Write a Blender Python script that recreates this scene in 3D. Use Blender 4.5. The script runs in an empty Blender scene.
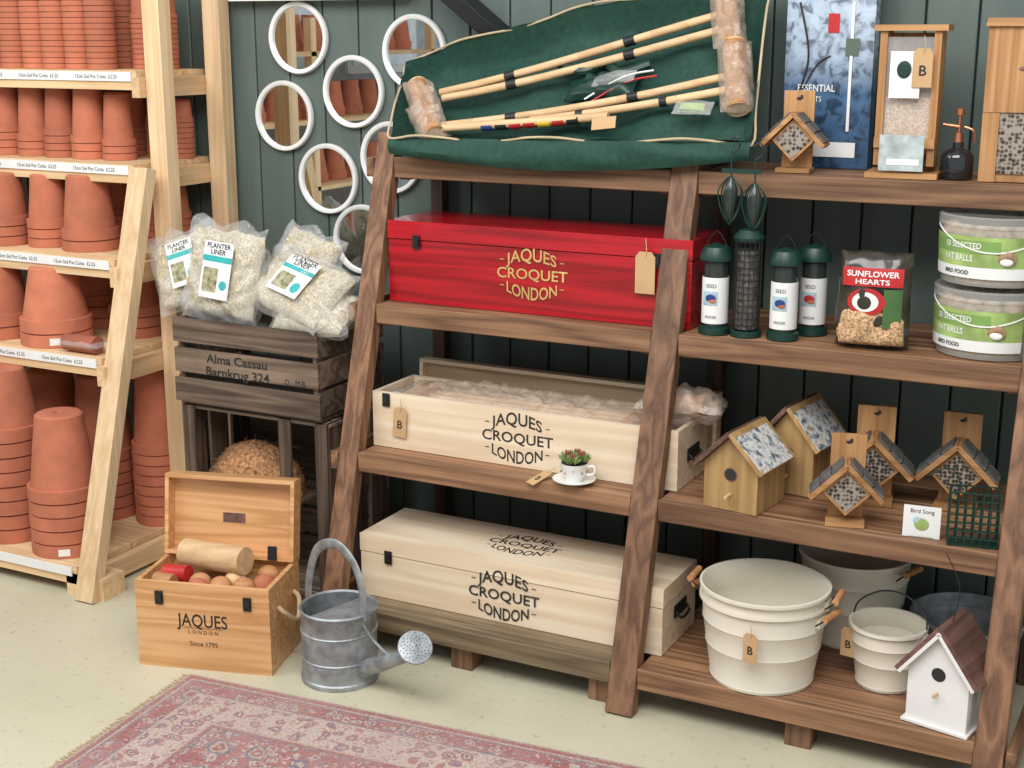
import bpy, math, random
from mathutils import Vector, Matrix, noise
random.seed(7)
D2R=math.radians
T=Matrix.Translation
def RX(a): return Matrix.Rotation(D2R(a),4,'X')
def RY(a): return Matrix.Rotation(D2R(a),4,'Y')
def RZ(a): return Matrix.Rotation(D2R(a),4,'Z')
scene=bpy.context.scene
scene.view_settings.view_transform='Standard'

# ------------------------------------------------------------ materials
def newmat(name):
    m=bpy.data.materials.new(name); m.use_nodes=True
    nt=m.node_tree; p=nt.nodes['Principled BSDF']
    return m,nt,p
def N(nt,t,**k):
    n=nt.nodes.new(t)
    for a,b in k.items(): setattr(n,a,b)
    return n
def ramp(nt,stops,interp='LINEAR'):
    r=N(nt,'ShaderNodeValToRGB'); cr=r.color_ramp; cr.interpolation=interp
    while len(cr.elements)<len(stops): cr.elements.new(0.5)
    for e,(p,c) in zip(cr.elements,stops):
        e.position=p; e.color=(c[0],c[1],c[2],1)
    return r
def mathn(nt,op,a,b=None,c=None):
    n=N(nt,'ShaderNodeMath',operation=op)
    for i,x in enumerate((a,b,c)):
        if x is None: continue
        if isinstance(x,(int,float)): n.inputs[i].default_value=x
        else: nt.links.new(x,n.inputs[i])
    return n.outputs[0]
def mixc(nt,fac,a,b,blend='MIX'):
    n=N(nt,'ShaderNodeMix',data_type='RGBA',blend_type=blend)
    def s(sock,x):
        if isinstance(x,(int,float)): sock.default_value=x
        elif isinstance(x,tuple): sock.default_value=(x[0],x[1],x[2],1)
        else: nt.links.new(x,sock)
    s(n.inputs[0],fac); s(n.inputs[6],a); s(n.inputs[7],b)
    return n.outputs[2]
def varmul(nt,col,amt):
    at=N(nt,'ShaderNodeAttribute',attribute_name='var')
    f=mathn(nt,'MULTIPLY_ADD',at.outputs['Fac'],amt*2,1-amt)
    cc=N(nt,'ShaderNodeCombineColor')
    for i in range(3): nt.links.new(f,cc.inputs[i])
    return mixc(nt,1.0,col,cc.outputs[0],'MULTIPLY')
def wood(name,light,dark,axis='x',scale=1.0,rough=.6,var=.18,bump=.25,rings_n=5.0,fine=.55,coat=0):
    m,nt,p=newmat(name)
    tc=N(nt,'ShaderNodeTexCoord'); mp=N(nt,'ShaderNodeMapping')
    at=N(nt,'ShaderNodeAttribute',attribute_name='var')
    off=N(nt,'ShaderNodeVectorMath',operation='MULTIPLY_ADD')
    cv=N(nt,'ShaderNodeCombineXYZ')
    for i in range(3): nt.links.new(at.outputs['Fac'],cv.inputs[i])
    nt.links.new(cv.outputs[0],off.inputs[0]); off.inputs[1].default_value=(7,13,9)
    nt.links.new(tc.outputs['Object'],off.inputs[2])
    nt.links.new(off.outputs[0],mp.inputs['Vector'])
    s={'x':(.7,14,14),'y':(14,.7,14),'z':(14,14,.7)}[axis]
    mp.inputs['Scale'].default_value=[q*scale for q in s]
    n1=N(nt,'ShaderNodeTexNoise'); n1.inputs['Scale'].default_value=1; n1.inputs['Detail'].default_value=2; n1.inputs['Distortion'].default_value=.3
    nt.links.new(mp.outputs[0],n1.inputs['Vector'])
    mp2=N(nt,'ShaderNodeMapping'); s2={'x':(5,160,160),'y':(160,5,160),'z':(160,160,5)}[axis]
    mp2.inputs['Scale'].default_value=s2; nt.links.new(off.outputs[0],mp2.inputs['Vector'])
    n2=N(nt,'ShaderNodeTexNoise'); n2.inputs['Scale'].default_value=1; n2.inputs['Detail'].default_value=3
    nt.links.new(mp2.outputs[0],n2.inputs['Vector'])
    rings=mathn(nt,'PINGPONG',mathn(nt,'MULTIPLY',n1.outputs['Fac'],rings_n),.5)
    rings=mathn(nt,'MULTIPLY',rings,2.0)
    rr=mathn(nt,'MULTIPLY_ADD',rings,1-fine,mathn(nt,'MULTIPLY',n2.outputs['Fac'],fine))
    r=ramp(nt,[(.25,dark),(.75,light)])
    nt.links.new(rr,r.inputs[0])
    n3=N(nt,'ShaderNodeTexNoise'); n3.inputs['Scale'].default_value=5; n3.inputs['Detail'].default_value=4; nt.links.new(off.outputs[0],n3.inputs['Vector'])
    r3=ramp(nt,[(.3,(.80,.78,.76)),(.7,(1.12,1.12,1.12))]); nt.links.new(n3.outputs['Fac'],r3.inputs[0])
    col=mixc(nt,min(1,var*4),r.outputs[0],r3.outputs[0],'MULTIPLY')
    col=varmul(nt,col,var)
    nt.links.new(col,p.inputs['Base Color']); p.inputs['Roughness'].default_value=rough
    p.inputs['Coat Weight'].default_value=coat
    if bump:
        b=N(nt,'ShaderNodeBump'); b.inputs['Strength'].default_value=bump; b.inputs['Distance'].default_value=.0015
        nt.links.new(rr,b.inputs['Height']); nt.links.new(b.outputs[0],p.inputs['Normal'])
    return m
def plain(name,c,rough=.5,metal=0,nscale=12,namt=.15,bump=0,var=0,trans=0,coat=0,alpha=1):
    m,nt,p=newmat(name)
    tc=N(nt,'ShaderNodeTexCoord'); n1=N(nt,'ShaderNodeTexNoise')
    n1.inputs['Scale'].default_value=nscale; n1.inputs['Detail'].default_value=4
    nt.links.new(tc.outputs['Object'],n1.inputs['Vector'])
    d=tuple(max(0,x*(1-namt)) for x in c); l=tuple(min(1,x*(1+namt)) for x in c)
    r=ramp(nt,[(.3,d),(.7,l)]); nt.links.new(n1.outputs['Fac'],r.inputs[0])
    col=r.outputs[0]
    if var: col=varmul(nt,col,var)
    nt.links.new(col,p.inputs['Base Color'])
    p.inputs['Roughness'].default_value=rough; p.inputs['Metallic'].default_value=metal
    p.inputs['Transmission Weight'].default_value=trans; p.inputs['Coat Weight'].default_value=coat
    p.inputs['Alpha'].default_value=alpha
    if bump:
        b=N(nt,'ShaderNodeBump'); b.inputs['Strength'].default_value=bump; b.inputs['Distance'].default_value=.004
        nt.links.new(n1.outputs['Fac'],b.inputs['Height']); nt.links.new(b.outputs[0],p.inputs['Normal'])
    return m

W={}
W['shelf_x']=wood('shelf_wood_x',(.33,.175,.090),(.14,.066,.032),'x')
W['shelf_y']=wood('shelf_wood_y',(.30,.155,.080),(.12,.056,.028),'y')
W['shelf_z']=wood('shelf_wood_z',(.26,.132,.070),(.115,.054,.028),'z')
W['grey_x']=wood('weathered_wood_x',(.27,.20,.115),(.12,.082,.045),'x')
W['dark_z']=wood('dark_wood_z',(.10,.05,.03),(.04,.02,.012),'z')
W['lum_x']=wood('lumber_x',(.80,.57,.34),(.65,.43,.22),'x',var=.1,bump=.1)
W['lum_y']=wood('lumber_y',(.74,.51,.30),(.60,.38,.19),'y',var=.1,bump=.1)
W['lum_z']=wood('lumber_z',(.80,.58,.35),(.66,.44,.24),'z',var=.1,bump=.1)
W['pine']=wood('pine_chest',(.82,.69,.51),(.72,.56,.38),'x',scale=.8,rough=.5,var=.04,bump=.06,fine=.4)
W['pine_in']=wood('pine_inner',(.66,.50,.32),(.54,.38,.22),'x',rough=.6,var=.05,bump=.08)
W['red']=wood('red_stain',(.46,.006,.014),(.24,.002,.006),'x',scale=.9,rough=.28,var=.02,bump=.08,coat=.4,fine=.5)
W['honey']=wood('honey_pine',(.70,.39,.18),(.54,.27,.10),'x',scale=1.0,rough=.4,var=.05,bump=.08,coat=.2,rings_n=7,fine=.35)
W['crate']=wood('crate_wood',(.22,.155,.11),(.075,.048,.033),'x',var=.28,bump=.4)
W['crate_z']=wood('crate_wood_z',(.17,.115,.08),(.05,.032,.022),'z',var=.25,bump=.4)
W['oak']=wood('oak_feeder',(.52,.28,.115),(.33,.155,.055),'z',var=.12)
W['oakx']=wood('oak_feeder_x',(.50,.27,.11),(.32,.15,.05),'x',var=.12)
W['house']=wood('birdhouse_wood',(.48,.31,.13),(.35,.20,.075),'z',var=.1)
W['ash']=wood('ash_mallet',(.74,.51,.29),(.60,.38,.19),'x',var=.08,bump=.05)
W['mal']=wood('mallet_head',(.56,.28,.12),(.42,.19,.07),'x',var=.08,bump=.05)
W['roofb']=wood('roof_brown',(.20,.10,.075),(.10,.048,.035),'y',var=.1)
terra=plain('terracotta',(.50,.160,.086),rough=.85,nscale=14,namt=.14,bump=.1,var=.15)
terra_d=plain('terracotta_brown',(.33,.10,.055),rough=.9)  # darker, browner clay of the saucer pack
white=plain('white_label',(.80,.80,.78),rough=.5,namt=.02)
whitep=plain('white_paint',(.80,.79,.76),rough=.35,namt=.03,coat=.2)
cream=plain('cream_enamel',(.74,.69,.57),rough=.3,namt=.02,coat=.25)
black=plain('black_metal',(.012,.012,.013),rough=.4,namt=.1)
ink=plain('black_ink',(.022,.020,.018),rough=.7,namt=.05)
gold=plain('gold_ink',(.56,.36,.12),rough=.5,namt=.15)
tagm=plain('kraft_tag',(.54,.34,.17),rough=.8,namt=.08)
string=plain('string',(.55,.40,.24),rough=.9)
bagg=plain('green_canvas',(.008,.050,.033),rough=.75,nscale=60,namt=.25,bump=.15)
piping=plain('beige_piping',(.50,.39,.24),rough=.8)
galv=plain('galvanised',(.32,.34,.35),rough=.5,metal=.6,nscale=26,namt=.35)
mirror=plain('mirror_glass',(.80,.85,.86),rough=.01,metal=1,namt=0)
wrapm=plain('bubble_wrap',(.66,.55,.45),rough=.12,nscale=110,namt=.25,bump=1,alpha=.36,coat=.8)
poly=plain('clear_polythene',(.86,.86,.84),rough=.1,nscale=25,namt=.1,bump=.6,alpha=.20,coat=.7)
coir=plain('coir_brown',(.40,.20,.09),rough=1,nscale=90,namt=.6,bump=1)
teal=plain('teal_print',(.04,.40,.40),rough=.4)
lgreen=plain('label_green',(.30,.42,.13),rough=.45,nscale=14,namt=.35)
dgreen=plain('dark_green_plastic',(.006,.035,.025),rough=.4)
plast=plain('cloudy_plastic',(.74,.73,.68),rough=.22,alpha=.34,namt=.03,coat=.4)
fat=plain('fat_ball',(.42,.31,.19),rough=.9,nscale=60,namt=.4,bump=.6)
seed=plain('seed_mix',(.55,.35,.19),rough=.9,nscale=160,namt=.7,bump=.8)
redp=plain('red_print',(.48,.02,.02),rough=.4)
bluep=plain('blue_paint',(.02,.05,.22),rough=.4)
yel=plain('yellow_paint',(.75,.5,.03),rough=.4)
skyp=plain('pale_blue',(.40,.55,.60),rough=.4,nscale=18,namt=.3)
silver=plain('silver_print',(.42,.48,.47),rough=.35,nscale=30,namt=.3)
succ=plain('succulent_leaf',(.16,.24,.07),rough=.5,nscale=40,namt=.5)
succr=plain('succulent_red',(.30,.10,.07),rough=.5)
slab=plain('insect_slate',(.10,.095,.09),rough=.8,nscale=40,namt=.4,bump=.5)
soil=plain('soil',(.06,.04,.025),rough=1,nscale=120,namt=.5,bump=.8)
fibre,nt,p=newmat('coir_liner')
tc=N(nt,'ShaderNodeTexCoord')
na=N(nt,'ShaderNodeTexNoise'); na.inputs['Scale'].default_value=45; na.inputs['Detail'].default_value=7; na.inputs['Distortion'].default_value=3.5
nt.links.new(tc.outputs['Object'],na.inputs['Vector'])
r=ramp(nt,[(.32,(.32,.25,.15)),(.5,(.56,.48,.33)),(.68,(.74,.69,.56))]); nt.links.new(na.outputs['Fac'],r.inputs[0]); nt.links.new(r.outputs[0],p.inputs['Base Color']); p.inputs['Roughness'].default_value=.9
bb=N(nt,'ShaderNodeBump'); bb.inputs['Strength'].default_value=.8; bb.inputs['Distance'].default_value=.004; nt.links.new(na.outputs['Fac'],bb.inputs['Height']); nt.links.new(bb.outputs[0],p.inputs['Normal'])
newsp,nt,p=newmat('printed_label_card')
tc=N(nt,'ShaderNodeTexCoord'); n1=N(nt,'ShaderNodeTexNoise'); n1.inputs['Scale'].default_value=45; n1.inputs['Detail'].default_value=6
nt.links.new(tc.outputs['Object'],n1.inputs['Vector'])
r=ramp(nt,[(.36,(.10,.12,.14)),(.46,(.42,.45,.45)),(.54,(.74,.74,.72)),(.68,(.36,.27,.20))]); nt.links.new(n1.outputs['Fac'],r.inputs[0])
nt.links.new(r.outputs[0],p.inputs['Base Color']); p.inputs['Roughness'].default_value=.4
meshm,nt,p=newmat('insect_tubes')
tc=N(nt,'ShaderNodeTexCoord'); v=N(nt,'ShaderNodeTexVoronoi'); v.inputs['Scale'].default_value=95; v.inputs['Randomness'].default_value=.5
nt.links.new(tc.outputs['Object'],v.inputs['Vector'])
r=ramp(nt,[(.25,(.02,.015,.01)),(.45,(.11,.08,.06)),(.62,(.32,.28,.23))]); nt.links.new(v.outputs['Distance'],r.inputs[0])
nt.links.new(r.outputs[0],p.inputs['Base Color']); p.inputs['Roughness'].default_value=.7
post,nt,p=newmat('winter_poster')
tc=N(nt,'ShaderNodeTexCoord'); n1=N(nt,'ShaderNodeTexNoise'); n1.inputs['Scale'].default_value=30; n1.inputs['Detail'].default_value=9; n1.inputs['Distortion'].default_value=.8
nt.links.new(tc.outputs['Object'],n1.inputs['Vector'])
sp=N(nt,'ShaderNodeSeparateXYZ'); nt.links.new(tc.outputs['Object'],sp.inputs[0])
grad=ramp(nt,[(0,(.03,.075,.15)),(.20,(.06,.13,.24)),(.30,(.34,.42,.52)),(.42,(.42,.50,.60)),(.6,(.20,.28,.42))]); nt.links.new(sp.outputs[2],grad.inputs[0])
r=ramp(nt,[(.38,(.14,.14,.17)),(.5,(1,1,1)),(.62,(1.3,1.3,1.3))]); nt.links.new(n1.outputs['Fac'],r.inputs[0])
nt.links.new(mixc(nt,.75,grad.outputs[0],r.outputs[0],'MULTIPLY'),p.inputs['Base Color']); p.inputs['Roughness'].default_value=.3

# ------------------------------------------------------------ builder
class B:
    def __init__(s): s.v=[];s.f=[];s.m=[];s.var=[];s.mats=[];s.M=Matrix()
    def mi(s,m):
        if m not in s.mats: s.mats.append(m)
        return s.mats.index(m)
    def add(s,vs,fs,mat,M=None,var=None):
        Tm=s.M@M if M is not None else s.M
        o=len(s.v); s.v+=[Tm@Vector(q) for q in vs]
        k=s.mi(mat); vv=random.random() if var is None else var
        for f in fs:
            s.f.append([o+i for i in f]); s.m.append(k); s.var.append(vv)
    def box(s,c,d,mat,M=None,var=None):
        x,y,z=[q/2 for q in d]
        vs=[(c[0]+a*x,c[1]+b*y,c[2]+e*z) for a in(-1,1) for b in(-1,1) for e in(-1,1)]
        s.add(vs,[(0,1,3,2),(4,6,7,5),(0,4,5,1),(2,3,7,6),(0,2,6,4),(1,5,7,3)],mat,M,var)
    def bx(s,x0,x1,y0,y1,z0,z1,mat,M=None,var=None):
        s.box(((x0+x1)/2,(y0+y1)/2,(z0+z1)/2),(x1-x0,y1-y0,z1-z0),mat,M,var)
    def beam(s,p0,p1,w,t,mat,side=(1,0,0),M=None,var=None):
        p0=Vector(p0);p1=Vector(p1);d=(p1-p0).normalized();sd=Vector(side);sd=(sd-d*sd.dot(d)).normalized();n=d.cross(sd)
        vs=[]
        for q in(p0,p1):
            for a,b in((-1,-1),(1,-1),(1,1),(-1,1)): vs.append(q+sd*a*w/2+n*b*t/2)
        s.add(vs,[(0,3,2,1),(4,5,6,7),(0,1,5,4),(1,2,6,5),(2,3,7,6),(3,0,4,7)],mat,M,var)
    def prism(s,pts,y0,y1,mat,M=None,var=None):
        n=len(pts); vs=[(a,y0,b) for a,b in pts]+[(a,y1,b) for a,b in pts]
        fs=[tuple(range(n)),tuple(range(2*n-1,n-1,-1))]+[(i,i+n,(i+1)%n+n,(i+1)%n) for i in range(n)]
        s.add(vs,fs,mat,M,var)
    def lathe(s,prof,mat,M=None,n=28,a0=0,a1=360,var=None,caps=False,sx=1,sy=1):
        full=abs(a1-a0)>=359.9; k=n if full else n+1
        vs=[];
        for r,z in prof:
            for i in range(k):
                a=D2R(a0+(a1-a0)*i/n); vs.append((r*math.cos(a)*sx,r*math.sin(a)*sy,z))
        fs=[]
        for j in range(len(prof)-1):
            for i in range(n):
                i2=(i+1)%k if full else i+1
                fs.append((j*k+i,j*k+i2,(j+1)*k+i2,(j+1)*k+i))
        if caps and full:
            fs.append(tuple(range(k-1,-1,-1))); fs.append(tuple((len(prof)-1)*k+i for i in range(k)))
        s.add(vs,fs,mat,M,var)
    def cyl(s,p0,p1,r0,r1,mat,n=16,M=None,var=None):
        p0=Vector(p0);p1=Vector(p1);d=p1-p0
        q=d.to_track_quat('Z','Y').to_matrix().to_4x4()
        MM=T(p0)@q
        s.lathe([(r0,0),(r1,d.length)],mat,(M@MM if M is not None else MM),n=n,caps=True,var=var)
    def ball(s,c,r,mat,n=16,sc=(1,1,1),M=None):
        pr=[(max(1e-4,r*math.sin(math.pi*i/10)),-r*math.cos(math.pi*i/10)) for i in range(11)]
        MM=T(Vector(c))@Matrix.Diagonal((sc[0],sc[1],sc[2],1))
        s.lathe(pr,mat,(M@MM if M is not None else MM),n=n)
    def tube(s,pts,r,mat,n=8,M=None,sub=6,closed=False,flat=None):
        P=[Vector(q) for q in pts]
        if sub>1 and len(P)>2:
            Q=[];L=len(P);rg=L if closed else L-1
            for i in range(rg):
                if closed: a,b,c,d=P[i-1],P[i],P[(i+1)%L],P[(i+2)%L]
                else: a,b,c,d=P[max(0,i-1)],P[i],P[i+1],P[min(L-1,i+2)]
                for j in range(sub):
                    t=j/sub
                    Q.append(.5*((2*b)+(c-a)*t+(2*a-5*b+4*c-d)*t*t+(3*b-a-3*c+d)*t**3))
            if not closed: Q.append(P[-1])
            P=Q
        L=len(P); vs=[]; up=None
        for i in range(L):
            if closed: tg=(P[(i+1)%L]-P[i-1])
            else: tg=(P[min(L-1,i+1)]-P[max(0,i-1)])
            tg.normalize()
            if up is None:
                up=Vector((0,0,1)) if abs(tg.z)<.9 else Vector((0,1,0))
            sd=tg.cross(up)
            if sd.length<1e-5: sd=Vector((1,0,0))
            sd.normalize(); up=sd.cross(tg).normalized()
            ra,rb=(r,r) if flat is None else flat
            for k in range(n):
                a=2*math.pi*k/n; vs.append(P[i]+sd*ra*math.cos(a)+up*rb*math.sin(a))
        fs=[]
        for i in range(L if closed else L-1):
            for k in range(n):
                i2=(i+1)%L; fs.append((i*n+k,i*n+(k+1)%n,i2*n+(k+1)%n,i2*n+k))
        if not closed: fs.append(tuple(range(n-1,-1,-1))); fs.append(tuple((L-1)*n+k for k in range(n)))
        s.add(vs,fs,mat,M)
    def pillow(s,w,h,t,mat,M=None,nx=18,ny=14,amp=.006,seedv=0,fr=18,pw=3.0,wob=.02):
        vs=[];fs=[]
        for side in(1,-1):
            for j in range(ny+1):
                for i in range(nx+1):
                    u=i/nx*2-1;v=j/ny*2-1
                    e=max(0,(1-abs(u)**pw))*max(0,(1-abs(v)**pw))
                    nz=noise.noise(Vector((u*w*fr/2+seedv,v*h*fr/2,side*3.1+seedv)))
                    wx=noise.noise(Vector((u*2+seedv,v*2,9)))*wob
                    wy=noise.noise(Vector((u*2.3+seedv,v*2.1,19)))*wob
                    vs.append((u*w/2*(1+wx)+wy*w*.4,v*h/2*(1+wx*1.5)+wx*h*.3,side*(t/2*math.sqrt(e))+nz*amp*(.3+e)))
        st=(nx+1)*(ny+1)
        for sd in(0,1):
            for j in range(ny):
                for i in range(nx):
                    a=sd*st+j*(nx+1)+i; q=(a,a+1,a+nx+2,a+nx+1)
                    fs.append(q if sd==0 else q[::-1])
        s.add(vs,fs,mat,M)
    def text(s,txt,size,mat,M=None,fn=None,off=0.0,align='CENTER',sx=1,fit=None):
        c=bpy.data.curves.new('t','FONT'); c.body=txt; c.size=size; c.align_x=align; c.offset=off; c.resolution_u=3
        o=bpy.data.objects.new('t',c); scene.collection.objects.link(o)
        dg=bpy.context.evaluated_depsgraph_get(); dg.update()
        me=bpy.data.meshes.new_from_object(o.evaluated_get(dg))
        if fit:
            xs=[q.co.x for q in me.vertices]; sx=fit/(max(xs)-min(xs))
        vs=[Vector((q.co.x*sx,q.co.y,0)) for q in me.vertices]; fs=[tuple(q.vertices) for q in me.polygons]
        bpy.data.objects.remove(o); bpy.data.curves.remove(c); bpy.data.meshes.remove(me)
        if fn: vs=[fn(q.x,q.y) for q in vs]
        s.add(vs,fs,mat,M)
    def done(s,name,M=None,bevel=0,sharp=38):
        me=bpy.data.meshes.new(name)
        me.from_pydata([tuple(q) for q in s.v],[],s.f)
        for m in s.mats: me.materials.append(m)
        me.polygons.foreach_set('material_index',s.m)
        me.polygons.foreach_set('use_smooth',[True]*len(s.f))
        a=me.attributes.new('var','FLOAT','FACE'); a.data.foreach_set('value',s.var)
        me.validate(); me.update()
        try: me.set_sharp_from_angle(angle=D2R(sharp))
        except Exception: pass
        o=bpy.data.objects.new(name,me); scene.collection.objects.link(o)
        if M is not None: o.matrix_world=M
        if bevel:
            md=o.modifiers.new('bev','BEVEL'); md.width=bevel; md.segments=2; md.limit_method='ANGLE'; md.angle_limit=D2R(50)
        return o
FR=RX(90)   # flat things (XY) turned to face the aisle (-Y)

# ------------------------------------------------------------ room
fm,nt,p=newmat('painted_concrete')
tc=N(nt,'ShaderNodeTexCoord')
n1=N(nt,'ShaderNodeTexNoise'); n1.inputs['Scale'].default_value=1.6; n1.inputs['Detail'].default_value=8; nt.links.new(tc.outputs['Object'],n1.inputs['Vector'])
n2=N(nt,'ShaderNodeTexNoise'); n2.inputs['Scale'].default_value=38; n2.inputs['Detail'].default_value=6; nt.links.new(tc.outputs['Object'],n2.inputs['Vector'])
r=ramp(nt,[(.3,(.49,.45,.32)),(.7,(.61,.57,.42))]); nt.links.new(n1.outputs['Fac'],r.inputs[0])
r2=ramp(nt,[(.26,(.50,.48,.42)),(.39,(1,1,1))]); nt.links.new(n2.outputs['Fac'],r2.inputs[0])
nt.links.new(mixc(nt,.6,r.outputs[0],r2.outputs[0],'MULTIPLY'),p.inputs['Base Color']); p.inputs['Roughness'].default_value=.5
b=B(); b.bx(-6.2,3,-3,4.1,-.1,0,fm); b.done('floor')
wallm,nt,p=newmat('green_boards')
tc=N(nt,'ShaderNodeTexCoord')
n1=N(nt,'ShaderNodeTexNoise'); n1.inputs['Scale'].default_value=5; n1.inputs['Detail'].default_value=6
mp=N(nt,'ShaderNodeMapping'); mp.inputs['Scale'].default_value=(3,3,.5)
nt.links.new(tc.outputs['Object'],mp.inputs[0]); nt.links.new(mp.outputs[0],n1.inputs['Vector'])
r=ramp(nt,[(.3,(.088,.120,.104)),(.7,(.118,.154,.134))]); nt.links.new(n1.outputs['Fac'],r.inputs[0])
nt.links.new(varmul(nt,r.outputs[0],.08),p.inputs['Base Color']); p.inputs['Roughness'].default_value=.55
b=B(); x=-6.0
b.bx(-6.1,2.2,4.0,4.06,0,2.7,plain('wall_gap',(.02,.035,.032)))
while x<2.1:
    b.bx(x,x+.135,3.98,4.01,0,2.7,wallm); x+=.1405
b.done('wall_back',bevel=.004)
wl=plain('far_wall',(.42,.46,.47),rough=.8)
b=B(); b.bx(-6.2,-6.1,-3,4.0,0,2.7,wl); b.done('wall_left')
b=B(); wg=plain('window_pane',(.75,.82,.88),rough=.2,coat=.5)
for yc in(-1.6,-.2,1.2):
    b.bx(-6.1,-6.07,yc-.5,yc+.5,1.5,2.4,whitep); b.bx(-6.07,-6.06,yc-.44,yc-.02,1.56,2.34,wg); b.bx(-6.07,-6.06,yc+.02,yc+.44,1.56,2.34,wg)
b.done('window_1')
b=B(); b.bx(-3.12,-2.42,3.93,3.98,1.905,1.95,whitep); b.done('trim_1')
b=B(); b.beam((-2.52,3.75,2.20),(-2.02,3.955,1.74),.10,.05,plain('dark_beam',(.008,.010,.010)),side=(0,1,0)); b.done('roof_strut',bevel=.003)

# rug ---------------------------------------------------------
rm,nt,p=newmat('persian_rug')
tc=N(nt,'ShaderNodeTexCoord'); sp=N(nt,'ShaderNodeSeparateXYZ'); nt.links.new(tc.outputs['Object'],sp.inputs[0])
RL,RW=2.2,1.5
dx=mathn(nt,'MINIMUM',sp.outputs[0],mathn(nt,'SUBTRACT',RL,sp.outputs[0]))
yy=mathn(nt,'MULTIPLY',sp.outputs[1],-1)
dy=mathn(nt,'MINIMUM',yy,mathn(nt,'SUBTRACT',RW,yy))
d=mathn(nt,'MINIMUM',dx,dy)
nw=N(nt,'ShaderNodeTexNoise'); nw.inputs['Scale'].default_value=16; nw.inputs['Detail'].default_value=4; nt.links.new(tc.outputs['Object'],nw.inputs['Vector'])
wv=N(nt,'ShaderNodeVectorMath',operation='MULTIPLY_ADD'); nt.links.new(nw.outputs['Color'],wv.inputs[0]); wv.inputs[1].default_value=(.07,.07,0); nt.links.new(tc.outputs['Object'],wv.inputs[2])
def vor(sc,rnd):
    v=N(nt,'ShaderNodeTexVoronoi'); v.inputs['Scale'].default_value=sc; v.inputs['Randomness'].default_value=rnd; nt.links.new(wv.outputs[0],v.inputs['Vector']); return v
vA=vor(9,.5); vB=vor(22,.7); vC=vor(55,.9)
weave=N(nt,'ShaderNodeTexNoise'); weave.inputs['Scale'].default_value=130; weave.inputs['Detail'].default_value=3; nt.links.new(tc.outputs['Object'],weave.inputs['Vector'])
wear=N(nt,'ShaderNodeTexNoise'); wear.inputs['Scale'].default_value=4; wear.inputs['Detail'].default_value=6; nt.links.new(tc.outputs['Object'],wear.inputs['Vector'])
PA=ramp(nt,[(0,(.48,.38,.32)),(.10,(.30,.07,.08)),(.20,(.48,.37,.31)),(.26,(.14,.14,.19)),(.34,(.38,.12,.12)),(.60,(.32,.08,.085))],'CONSTANT'); nt.links.new(vA.outputs['Distance'],PA.inputs[0])
PBm=ramp(nt,[(0,(.56,.46,.38)),(.16,(.28,.07,.08)),(.26,(.50,.40,.34)),(.36,(.18,.17,.22)),(.42,(1,1,1))],'CONSTANT'); nt.links.new(vB.outputs['Distance'],PBm.inputs[0])
mB=mathn(nt,'LESS_THAN',vB.outputs['Distance'],.42)
mA=mathn(nt,'GREATER_THAN',vA.outputs['Distance'],.34)
field=mixc(nt,mathn(nt,'MULTIPLY',mB,mA),PA.outputs[0],PBm.outputs[0])
mC=mathn(nt,'LESS_THAN',vC.outputs['Distance'],.30)
vcr=ramp(nt,[(0,(.58,.48,.41)),(.45,(.22,.20,.25)),(.7,(.56,.45,.38))],'CONSTANT')
sepc=N(nt,'ShaderNodeSeparateColor'); nt.links.new(vC.outputs['Color'],sepc.inputs[0]); nt.links.new(sepc.outputs[0],vcr.inputs[0])
field=mixc(nt,mathn(nt,'MULTIPLY',mC,.8),field,vcr.outputs[0])
PB2=ramp(nt,[(0,(.34,.09,.09)),(.12,(.56,.46,.39)),(.20,(.18,.17,.23)),(.30,(.42,.18,.17)),(.40,(.56,.46,.39))],'CONSTANT'); nt.links.new(vB.outputs['Distance'],PB2.inputs[0])
border=mixc(nt,mathn(nt,'MULTIPLY',mC,.75),PB2.outputs[0],(.36,.14,.14))
mb=ramp(nt,[(0,(0,0,0)),(.22,(1,1,1)),(.50,(0,0,0))],'CONSTANT'); nt.links.new(mathn(nt,'MULTIPLY',d,2.2),mb.inputs[0])
c=mixc(nt,mb.outputs[0],field,border)
lines=ramp(nt,[(0,(.52,.42,.34)),(.012,(.32,.10,.10)),(.05,(.55,.45,.38)),(.065,(.18,.17,.22)),(.08,(0,0,0)),(.19,(.18,.17,.22)),(.20,(.55,.45,.38)),(.22,(0,0,0)),(.50,(.55,.45,.38)),(.515,(.32,.10,.10)),(.54,(.18,.17,.22)),(.55,(0,0,0))],'CONSTANT')
nt.links.new(mathn(nt,'MULTIPLY',d,2.2),lines.inputs[0])
lm=N(nt,'ShaderNodeRGBToBW'); nt.links.new(lines.outputs[0],lm.inputs[0])
c=mixc(nt,mathn(nt,'MULTIPLY',mathn(nt,'GREATER_THAN',lm.outputs[0],.01),.75),c,lines.outputs[0])
fade=ramp(nt,[(.35,(0,0,0)),(.65,(1,1,1))]); nt.links.new(wear.outputs['Fac'],fade.inputs[0])
c=mixc(nt,mathn(nt,'MULTIPLY_ADD',fade.outputs[0],.32,.18),c,(.44,.32,.285))
wr=ramp(nt,[(.3,(.62,.60,.60)),(.65,(1.05,1.05,1.05))]); nt.links.new(weave.outputs['Fac'],wr.inputs[0])
c=mixc(nt,.85,c,wr.outputs[0],'MULTIPLY')
nt.links.new(c,p.inputs['Base Color']); p.inputs['Roughness'].default_value=.95
bp=N(nt,'ShaderNodeBump'); bp.inputs['Strength'].default_value=.4; bp.inputs['Distance'].default_value=.003; nt.links.new(weave.outputs['Fac'],bp.inputs['Height']); nt.links.new(bp.outputs[0],p.inputs['Normal'])
b=B(); b.bx(0,RL,-RW,0,0,.008,rm)
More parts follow.
